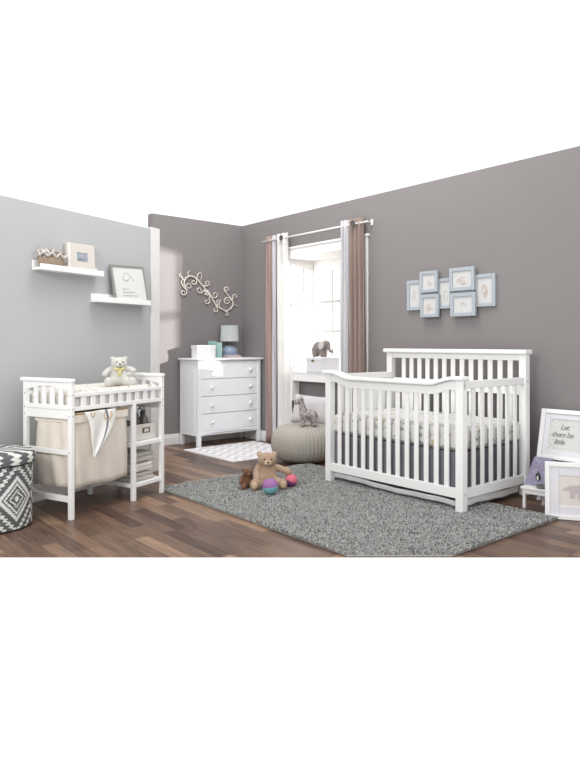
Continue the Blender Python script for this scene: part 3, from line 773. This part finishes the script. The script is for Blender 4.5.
w = MB(); w.ell((-.176, -.012, .128), (.004, .014, .01), seg=10); w.ell((-.176, .012, .128), (.004, .014, .01), seg=10); w.box(-.178, -.1745, -.006, .006, .118, .14); obj('gold_bow', w, 'brass', gb, smooth=False)
# elephant
el = thing('plush_elephant', 'grey plush elephant standing on the box at the window', 'toy elephant', (*wp(a_at(321.5, -.0), -.0), 1.042), radians(-42))
w = MB()
w.ell((-.02, 0, .112), (.088, .064, .068)); w.ell((.062, 0, .135), (.05, .05, .052)); w.ell((-.06, 0, .1), (.05, .052, .06))
for x in (-.075, .03):
    for y in (-.03, .03): w.caps((x, y, .03), (x, y, .09), .031, .034, 5)
w.caps((.1, 0, .125), (.118, 0, .07), .02, .015, 6); w.caps((.118, 0, .07), (.15, 0, .058), .015, .012, 5); w.caps((.15, 0, .058), (.158, 0, .078), .012, .011, 4)
w.caps((-.105, 0, .13), (-.122, 0, .08), .006, .006, 7)
obj('body', w, 'grey', el, remesh=.005)
for s in (-1, 1):
    w = MB(); w.ell((.042, s*.06, .132), (.04, .01, .05), rot=(s*.25, 0, 0), seg=16); obj('ear', w, 'linendark', el, smooth=True)
    w = MB(); w.ell((.098, s*.03, .147), (.005, .005, .005), seg=8); obj('eye', w, 'black', el, smooth=True)

# ------------------------------------------------------------------ pouf, pillow, giraffe
pc = ((304.5-290)/F*6.56, 6.56); PR = .335
w = MB(); prof = []
for i in range(25):
    a = -pi/2+pi*i/24; ca, sa = cos(a), sin(a)
    r = PR*(abs(ca)**.5); z = .19+.188*(abs(sa)**.85)*(1 if sa > 0 else -1)
    prof.append((max(r, .002), z))
w.lathe(prof, 432, fn=lambda t, z: 1+.018*abs(sin(t*27))*(1 if .03 < z < .365 else .3))
o = obj('knitted_pouf', w, 'pouf', smooth=True); o.location = (*pc, 0); tag(o, 'round warm grey ribbed pouf on the floor below the window', 'pouf')
w = MB()
def pil(sgn):
    def f(u, v):
        x = u*2-1; y = v*2-1
        th = (max(0, 1-x**4)*max(0, 1-y**4))**.55
        k = 1-.07*(abs(x)**1.0)*(1-abs(y))**1-.0
        return (x*.23*(1-.06*(1-y*y)), sgn*.065*th, .15+y*.155*(1-.06*(1-x*x)))
    return f
w.grid(24, 20, pil(1)); w.grid(24, 20, pil(-1)); bmesh.ops.remove_doubles(w.bm, verts=w.bm.verts, dist=.0005)
o = obj('throw_pillow', w, 'pillow', smooth=True)
pp = wp(a_at(311, .34), .36); o.location = (*pp, .352); o.rotation_euler = (radians(-14), radians(3), RROT+radians(22)); tag(o, 'pale grey square pillow leaning upright on the back of the pouf', 'pillow')
gp = P(307, 428, .36)
gf = thing('plush_giraffe', 'grey spotted plush giraffe standing on the pouf in front of the pillow', 'toy giraffe', (gp[0], gp[1]+.04, .374), radians(8))
gf.scale = (1.0, 1.0, 1.0)
w = MB()
w.caps((-.03, 0, .125), (.05, 0, .105), .05, .056); 
for x, y in ((-.045, -.03), (-.04, .03), (.075, -.03), (.07, .03)):
    w.caps((x*.8, y, .11), (x, y, .02), .03, .023); w.ell((x-.006, y, .012), (.026, .02, .014), seg=12)
w.caps((-.035, 0, .14), (-.055, 0, .23), .042, .028); w.caps((-.055, 0, .23), (-.064, 0, .262), .028, .03, 4)
w.caps((-.062, 0, .262), (-.11, -.008, .238), .03, .024, 5)
w.caps((.1, 0, .12), (.118, 0, .07), .006, .005, 6)
obj('body', w, 'giraffe', gf, remesh=.005)
for s in (-1, 1):
    w = MB(); w.ell((-.052, s*.034, .272), (.008, .02, .011), rot=(s*.4, 0, 0), seg=10); obj('ear', w, 'grey', gf, smooth=True)
    w = MB(); w.tube([(-.058, s*.013, .285), (-.056, s*.014, .303)], .005, 6); w.ell((-.056, s*.014, .305), .006, seg=8); obj('horn', w, 'linendark', gf, smooth=True)
    w = MB(); w.ell((-.085, s*.0265-.003, .262), (.004, .004, .004), seg=8); obj('eye', w, 'black', gf, smooth=True)

# ------------------------------------------------------------------ chevron mat
c1, c2, c3 = P(184, 451.5), P(225, 463), P(262, 441.5)
A0 = .455; B0, B1 = .15, 1.13; A1 = 1.42
w = MB(); NU, NV = 140, 140
def chev(i, j):
    x = j % 28; k = abs(x-14); return 1 if ((i+k) % 20) < 9 else 0
w.grid(NU, NV, lambda u, v: (A0+(A1-A0)*u, -B1+(B1-B0)*v, .011), chev)
w.box(A0, A1, -B1, -B0, .001, .0105)
tag(obj('chevron_mat', w, ['chev1', 'chev2'], xf=RX), 'small white mat with pale grey chevrons on the floor before the dresser', 'mat')

# ------------------------------------------------------------------ shag rug
RA0, RA1, RB0, RB1 = 2.02, 4.55, .66, 2.27
w = MB(); w.prism([(RA0, -RB1), (RA1, -RB1), (RA1, -RB0), (RA0, -RB0)], 'z', .001, .012)
clip_front(w.bm, FRONT+.005); bmesh.ops.holes_fill(w.bm, edges=w.bm.edges, sides=12)
me_v, me_f = [], []
rr = random.Random(3); NB = 170000
CRX = (2.60, 4.10)
for _ in range(NB):
    a = rr.uniform(RA0-.008, RA1+.008); b = rr.uniform(RB0-.008, RB1+.008)
    x, y = wp(a, b)
    if y < FRONT+.004: continue
    cl = noise.noise(Vector((a*9, b*9, 0)))
    hh = .009+.01*rr.random()+.005*cl
    t = rr.uniform(0, 2*pi)+cl*2; wd_ = .0042
    ln = rr.uniform(.004, .016)
    dx, dy = cos(t), sin(t)
    i = len(me_v)
    me_v += [(a-dy*wd_, -b+dx*wd_, .01), (a+dy*wd_, -b-dx*wd_, .01), (a+dx*ln+dy*wd_*.7, -b+dy*ln-dx*wd_*.7, .01+hh), (a+dx*ln-dy*wd_*.7, -b+dy*ln+dx*wd_*.7, .01+hh*.93)]
    me_f.append((i, i+1, i+2, i+3))
rb = thing('shag_rug', 'large grey shag rug lying under the crib and teddy bears', 'rug', RX[0], RROT)
obj('backing', w, 'rug', rb)
me = bpy.data.meshes.new('pile'); me.from_pydata(me_v, [], me_f); me.materials.append(M['rugpile'])
o = bpy.data.objects.new('pile', me); COL.objects.link(o); o.parent = rb; o['kind'] = 'stuff'

# ------------------------------------------------------------------ crib
CA, CBf, CLEN, CWID = 2.69, 1.055, 1.392, .885
GZ = .013
cb = thing('crib', 'white slatted convertible crib with tall headboard on the grey rug', 'crib', (*wp(CA, CBf), GZ), RROT)
PW = .06
def cpost(x0, y0, z1, pw=PW, pd=PW):
    w = MB(); w.box(x0, x0+pw, y0, y0+pd, 0, z1); obj('corner_post', w, 'white', cb, bevel=.004)
cpost(0, 0, .93); cpost(CLEN-PW, 0, .93); cpost(-.035, CWID-PW, 1.1); cpost(CLEN-PW, CWID-PW, 1.1)
def fz(t):                                              # front rail height: raised ends, dropped middle
    e = min(t, 1-t); s = max(0, min(1, (e-.05)/.16)); s = s*s*(3-2*s); return -.045*s
n = 48; xs = [PW*0+CLEN*k/n for k in range(n+1)]
w = MB(); w.prism([(x, .925+fz(x/CLEN)) for x in xs]+[(x, .86+fz(x/CLEN)) for x in xs[::-1]], 'y', .014, .04)
obj('front_rail', w, 'white', cb, bevel=.002)
w = MB(); xs2 = [-.018+(CLEN+.026)*k/n for k in range(n+1)]
w.prism([(x, .953+fz(x/CLEN)) for x in xs2]+[(x, .926+fz(x/CLEN)) for x in xs2[::-1]], 'y', -.022, .075)
obj('front_cap', w, 'white', cb, bevel=.007)
w = MB(); w.box(PW, CLEN-PW, .012, .042, .095, .165); obj('bottom_rail', w, 'white', cb, bevel=.003)
w = MB(); w.box(PW-.035, CLEN-PW, CWID-.042, CWID-.012, .095, .165); obj('bottom_rail', w, 'white', cb, bevel=.003)
for k in range(13):
    x = PW+(CLEN-2*PW)*(k+1)/14; zt_ = .865+fz(x/CLEN)
    w = MB(); w.box(x-.02, x+.02, .02, .034, .165, zt_); obj('slat', w, 'white', cb, bevel=.003)
    w = MB(); w.box(x-.022, x+.022, CWID-.036, CWID-.022, .165, 1.06); obj('slat', w, 'white', cb, bevel=.003)
w = MB(); w.box(PW-.035, CLEN-PW, CWID-.045, CWID-.012, 1.05, 1.1); obj('headboard_rail', w, 'white', cb, bevel=.003)
w = MB(); w.box(PW-.035, CLEN-PW, CWID-.045, CWID-.012, .78, .865); obj('headboard_rail', w, 'white', cb, bevel=.003)
w = MB(); w.box(-.06, CLEN+.012, CWID-.085, CWID+.022, 1.1, 1.135); obj('headboard_cap', w, 'white', cb, bevel=.008)
for x0 in (.012, CLEN-.042):
    w = MB(); w.box(x0, x0+.03, PW, CWID-PW, .865, .92); obj('side_rail', w, 'white', cb, bevel=.004)
    w = MB(); w.box(x0, x0+.03, PW, CWID-PW, .095, .165); obj('side_rail', w, 'white', cb, bevel=.003)
    for k in range(6):
        y = PW+(CWID-2*PW)*(k+1)/7; w = MB(); w.box(x0+.008, x0+.022, y-.02, y+.02, .165, .865); obj('slat', w, 'white', cb, bevel=.003)
w = MB()
for x in (.003, CLEN-.003):
    for yy in (.03, CWID-.03):
        pass
for s, xx in ((0, -.001), (1, CLEN+.001)):
    for yy in (.03, CWID-.03):
        for zz in (.13, .89): w.ell((xx, yy, zz), (.002, .006, .006), seg=8)
obj('bolt', w, 'silver', cb, kind='stuff')
CRF = ((*wp(CA, CBf), GZ), RROT)
w = MB(); soft_box(w, .05, CLEN-.05, .05, CWID-.05, .415, .585)
tag(obj('crib_mattress', w, 'sheet', xf=CRF), 'crib mattress under a cream sheet printed with grey and tan animals', 'mattress')
ck = thing('crib_skirt', 'grey lavender crib skirt with white hem hanging below the mattress', 'crib skirt', *[CRF[0]], RROT)
w = MB()
def skirt(y0, x0, x1, z0, z1, amp, axis='x', fr=1.0):
    def f(u, v):
        q = x0+(x1-x0)*u; d = amp*sin(u*fr*40)+amp*.5*sin(u*fr*91+1); d *= (1-v*.7)
        return (q, y0+d, z0+(z1-z0)*v) if axis == 'x' else (y0+d, q, z0+(z1-z0)*v)
    w.grid(120, 6, f)
skirt(.062, .06, CLEN-.06, .09, .412, .006); skirt(CWID-.062, .06, CLEN-.06, .09, .412, .006)
skirt(.062, .062, CWID-.06, .09, .412, .006, 'y', .6); skirt(CLEN-.062, .062, CWID-.06, .09, .412, .006, 'y', .6)
obj('skirt_panel', w, 'skirt', ck, smooth=True, solid=.003)
w = MB()
def hemf(u, v): x = .07+(CLEN-.16)*u; return (x, .1+.006*sin(u*30)-.02*v, (.035-.012*u+.012*sin(u*9)*.6)+(.05-.0*u)*v)
w.grid(60, 4, lambda u, v: (.065+(CLEN-.15)*u, .05+.005*sin(u*30)-.012*v, (.038-.012*u+.005*sin(u*9))+(.042+.0*u)*v))
w.grid(60, 3, lambda u, v: (CLEN-.045+.005*sin(u*20), .1+(CWID-.2)*u, .028+.055*v+.005*sin(u*7)))
w.grid(40, 6, lambda u, v: (.07+(CLEN-.16)*u, .1+.5*v, .035-.012*u+.007*sin(u*9)+.012*v))
obj('white_hem', w, 'hem', ck, smooth=True, solid=.003)

# ------------------------------------------------------------------ collage frame on the window wall
cf = thing('collage_frame', 'powder blue collage of seven joined picture frames on the wall above the crib', 'picture frame', RX[0], RROT)
def cz(px, py, b=0): return a_at(px, b), z_at(py, a_at(px, b), b)
def cframe(x0, x1, yt, yb, prot, bw_, sketch):
    # pixel box on the 5.8x crop of (400,260)
    a0 = a_at(400+x0/5.8, prot); a1 = a_at(400+x1/5.8, prot); am = (a0+a1)/2
    zt_ = z_at(260+yt/5.8, am, prot); zb_ = z_at(260+yb/5.8, am, prot)
    w = MB(); y0, y1 = -prot, -prot+.03 if prot > .035 else 0
    w.box(a0, a0+bw_, y0, y1, zb_, zt_); w.box(a1-bw_, a1, y0, y1, zb_, zt_); w.box(a0+bw_, a1-bw_, y0, y1, zb_, zb_+bw_); w.box(a0+bw_, a1-bw_, y0, y1, zt_-bw_, zt_)
    fr = obj('frame', w, 'frameblue', cf, bevel=.004)
    w = MB(); w.box(a0+bw_, a1-bw_, y0+.012, y1-.002, zb_+bw_, zt_-bw_); obj('print', w, 'art1', fr)
    w = MB(); r = random.Random(int(x0+yt)); cxx, czz = am+.01*r.uniform(-1, 1), (zt_+zb_)/2-.015
    sx, sz = (a1-a0-2*bw_)*.3, (zt_-zb_-2*bw_)*.3
    for k in range(sketch):
        q0 = r.uniform(0, 6.28); rx, rz_ = sx*r.uniform(.25, .8), sz*r.uniform(.25, .8); ox, oz = r.uniform(-.4, .4)*sx, r.uniform(-.4, .4)*sz
        w.tube([(cxx+ox+rx*cos(q0+i*.4), y0+.011, czz+oz+rz_*sin(q0+i*.4)) for i in range(12)], .0022, 5)
    obj('sketch', w, 'art2', fr)
cframe(38, 125, 118, 292, .03, .032, 2)
cframe(212, 300, 106, 282, .03, .03, 2)
cframe(428, 550, 80, 270, .03, .032, 7)
cframe(112, 214, 64, 188, .062, .03, 3)
cframe(116, 220, 200, 332, .062, .03, 5)
cframe(284, 428, 42, 178, .062, .033, 5)
cframe(290, 434, 190, 326, .062, .033, 2)
w = MB()
for (px0, px1, py) in ((421, 438, 294.5), (450, 476, 292.5)):
    a0, z0 = cz(px0, py, .03); a1, _ = cz(px1, py, .03); w.box(a0, a1, -.03, 0, z0-.018, z0+.018)
obj('joining_bar', w, 'frameblue', cf)

# ------------------------------------------------------------------ step stool, card, trinket and the two floor frames
sp = P(522.5, 507.8)
st = thing('step_stool', 'low white two-step stool standing against the wall right of the crib', 'stool', (*sp, 0), RROT+radians(8))
SW = .34
w = MB(); w.box(-.012, SW, -.012, .17, .14, .157); obj('step', w, 'white', st, bevel=.003)
w = MB(); w.box(.07, SW+.06, .172, .32, .292, .309); obj('step', w, 'white', st, bevel=.003)
w = MB(); w.box(.02, SW-.03, .002, .014, .107, .14); obj('apron', w, 'white', st, bevel=.002)
for x in (0, SW-.03):
    w = MB(); w.box(x, x+.02, 0, .02, 0, .14); obj('leg', w, 'white', st, bevel=.002)
    w = MB(); w.box(x+.073, x+.09, .3, .317, 0, .292); obj('leg', w, 'white', st, bevel=.002)
    w = MB(); w.box(x+.073, x+.09, .175, .192, 0, .292); obj('leg', w, 'white', st, bevel=.002)
# small glass-like night light under the stool
q = P(538, 500); nl = thing('stacking_cup', 'small white footed cup standing on the floor under the step stool', 'cup', (q[0]+.01, q[1]-.0, 0), 0)
w = MB(); w.lathe([(.02, 0), (.022, .01), (.012, .025), (.012, .04), (.028, .06), (.032, .095), (.029, .095), (.024, .062), (.004, .055)], 20); obj('cup_body', w, 'boxw', nl, smooth=True)
# lavender tapered card
lc = thing('lavender_gift_bag', 'tapered lavender dotted gift bag with a dark bird shape on the lower stool step', 'gift bag', (sp[0], sp[1], .158), RROT+radians(8))
w = MB(); X0 = -.018; hb = .2
w.prism([(X0, 0), (X0+.2, 0), (X0+.2, hb*1.04), (X0+.07, hb*1.04)], 'y', .068, .128)
for v in w.bm.verts:
    if v.co.z > .1: v.co.y = .1+(v.co.y-.1)*.5
obj('bag_body', w, 'lavcard', lc, bevel=.002)
w = MB(); bxm, bz_ = X0+.105, .045
w.prism(smooth_path([(bxm-.012, bz_), (bxm-.016, bz_+.025), (bxm-.01, bz_+.045), (bxm-.002, bz_+.052), (bxm+.002, bz_+.075), (bxm+.004, bz_+.052), (bxm+.012, bz_+.042), (bxm+.018, bz_+.02), (bxm+.012, bz_)], 3), 'y', .063, .068)
bd = obj('bird_shape', w, 'black', lc)
w = MB(); w.prism(smooth_path([(bxm-.006, bz_+.003), (bxm-.008, bz_+.022), (bxm, bz_+.036), (bxm+.006, bz_+.02), (bxm+.004, bz_+.003)], 3), 'y', .061, .063); obj('white_belly', w, 'paper', bd)
td = thing('trinket_dish', 'shallow silver trinket dish on the lower step before the lavender bag', 'dish', (*[c for c in (lambda x, y: (sp[0]+x*cos(RROT+radians(8))-y*sin(RROT+radians(8)), sp[1]+x*sin(RROT+radians(8))+y*cos(RROT+radians(8))))(.13, .028)], .158), 0)
w = MB(); w.lathe([(.025, 0), (.03, .004), (.045, .014), (.048, .02), (.044, .019), (.028, .008), (.002, .006)], 28); obj('dish', w, 'silver', td, smooth=True)
w = MB()
for k in range(5): w.ell((.02*cos(k*1.3), .02*sin(k*1.3), .016), .008, seg=10)
obj('beads', w, 'darkmetal', td, smooth=True)

def big_frame(t, Wd, Ht, bw_, mw, art, artm):
    w = MB(); w.box(0, bw_, -.02, .012, 0, Ht); w.box(Wd-bw_, Wd, -.02, .012, 0, Ht); w.box(bw_, Wd-bw_, -.02, .012, 0, bw_); w.box(bw_, Wd-bw_, -.02, .012, Ht-bw_, Ht)
    obj('frame', w, 'white', t, bevel=.003)
    w = MB(); i0 = bw_; y0, y1 = -.008, .002
    w.box(bw_, bw_+mw, y0, y1, bw_, Ht-bw_); w.box(Wd-bw_-mw, Wd-bw_, y0, y1, bw_, Ht-bw_); w.box(bw_+mw, Wd-bw_-mw, y0, y1, bw_, bw_+mw); w.box(bw_+mw, Wd-bw_-mw, y0, y1, Ht-bw_-mw, Ht-bw_)
    obj('mount', w, 'mat_w', t, bevel=.003)
    w = MB(); w.box(bw_+mw, Wd-bw_-mw, -.002, .004, bw_+mw, Ht-bw_-mw); return obj('print', w, artm, t)
fB = P(545, 518)
t = thing('framed_bear_print', 'white framed bear silhouette standing on the floor at the right edge', 'picture frame', (*fB, .001), rot=(radians(-3), 0, radians(-17)))
pr = big_frame(t, .5, .385, .03, .06, None, 'beige')
w = MB()                                                # bear walking to the left
bo = [(.0, .03), (.01, .04), (.03, .05), (.045, .062), (.07, .062), (.1, .07), (.14, .073), (.18, .068), (.2, .05), (.205, .02), (.2, -.035), (.165, -.035), (.17, -.01), (.155, .0), (.13, -.0), (.12, -.035), (.085, -.035), (.09, -.005), (.075, .005), (.07, -.035), (.04, -.035), (.045, .0), (.04, .02), (.02, .022), (.005, .02)]
w.prism([(.112+x*1.1, .185+z*.9-.01) for x, z in bo], 'y', -.0045, -.002); obj('bear_silhouette', w, 'bearpink', pr)
# script frame, leaning on the wall from the upper step
ap = wp(a_at(537.5, .15), .15)
t = thing('framed_script_print', 'white framed script print LET THEM BE LITTLE leaning on the wall above the stool', 'picture frame', (*ap, .31), rot=(radians(-13), 0, RROT+radians(2)))
pr = big_frame(t, .5, .385, .033, .04, None, 'paper')
def text_mesh(s, size, shear, mat_, parent, loc, depth=.0012):
    cu = bpy.data.curves.new('writing', 'FONT'); cu.body = s; cu.size = size; cu.shear = shear; cu.extrude = depth; cu.align_x = 'CENTER'; cu.space_character = .88; cu.offset = .0002
    tmp = bpy.data.objects.new('tmp', cu); COL.objects.link(tmp)
    bpy.context.view_layer.update()
    me = bpy.data.meshes.new_from_object(tmp.evaluated_get(bpy.context.evaluated_depsgraph_get()))
    bpy.data.objects.remove(tmp); me.name = 'writing'; me.materials.clear(); me.materials.append(M[mat_])
    o = bpy.data.objects.new('writing', me); COL.objects.link(o); o.parent = parent; o.location = loc; o.rotation_euler = (pi/2, 0, 0); return o
for s, x, z in (('Let', .19, .235), ('them be', .178, .178), ('little', .158, .122)): text_mesh(s, .056, .35, 'inkgrey', pr, (x, -.0035, z))
w = MB(); r = random.Random(5)
for _ in range(70):
    x, z = r.uniform(.075, .42), r.uniform(.075, .31)
    if .12 < x < .33 and .1 < z < .29: continue
    w.ell((x, -.003, z), (.0028, .001, .0028), seg=6)
obj('dots', w, 'inkgrey', pr, kind='stuff')

# ------------------------------------------------------------------ light
wld = bpy.data.worlds.new('studio white'); S.world = wld; wld.use_nodes = True
bg = wld.node_tree.nodes['Background']; bg.inputs[0].default_value = (1, 1, 1, 1); bg.inputs[1].default_value = 1.15
def aim(o, tgt): o.rotation_euler = (Vector(tgt)-o.location).to_track_quat('-Z', 'Y').to_euler()
def area(name, loc, tgt, size, power, col=(1, 1, 1)):
    l = bpy.data.lights.new(name, 'AREA'); l.shape = 'RECTANGLE'; l.size, l.size_y = size; l.energy = power; l.color = col
    o = bpy.data.objects.new(name, l); COL.objects.link(o); o.location = loc; aim(o, tgt); return o
area('softbox', (-2.4, .2, 3.0), (.1, 5.6, .5), (1.8, 1.4), 115, (1, .985, .96))
area('overhead_fill', (-.3, 4.8, 5.0), (-.7, 7.4, .9), (2.2, 1.6), 110)  # unseen fill light, added above to brighten the dresser corner
l = bpy.data.lights.new('window_sun', 'SPOT'); l.energy = 2300; l.spot_size = radians(40); l.spot_blend = .15; l.shadow_soft_size = .06; l.color = (1, .98, .95)
o = bpy.data.objects.new('window_sun', l); COL.objects.link(o); lw_ = wp(3.68, -1.82); o.location = (*lw_, 1.85); tg = wp(1.5, -.1); aim(o, (*tg, 1.45))

# ------------------------------------------------------------------ camera
cam = bpy.data.cameras.new('camera'); co = bpy.data.objects.new('camera', cam); COL.objects.link(co)
co.location = (0, 0, H); co.rotation_euler = (pi/2, 0, 0)
cam.sensor_fit = 'HORIZONTAL'; cam.sensor_width = 36; cam.lens = 36*F/580; cam.shift_y = -(392-YH)/580; cam.clip_end = 100
S.camera = co
vs = S.view_settings; vs.view_transform = 'Standard'; vs.look = 'None'; vs.gamma = 1; vs.use_curve_mapping = False; vs.exposure = 0
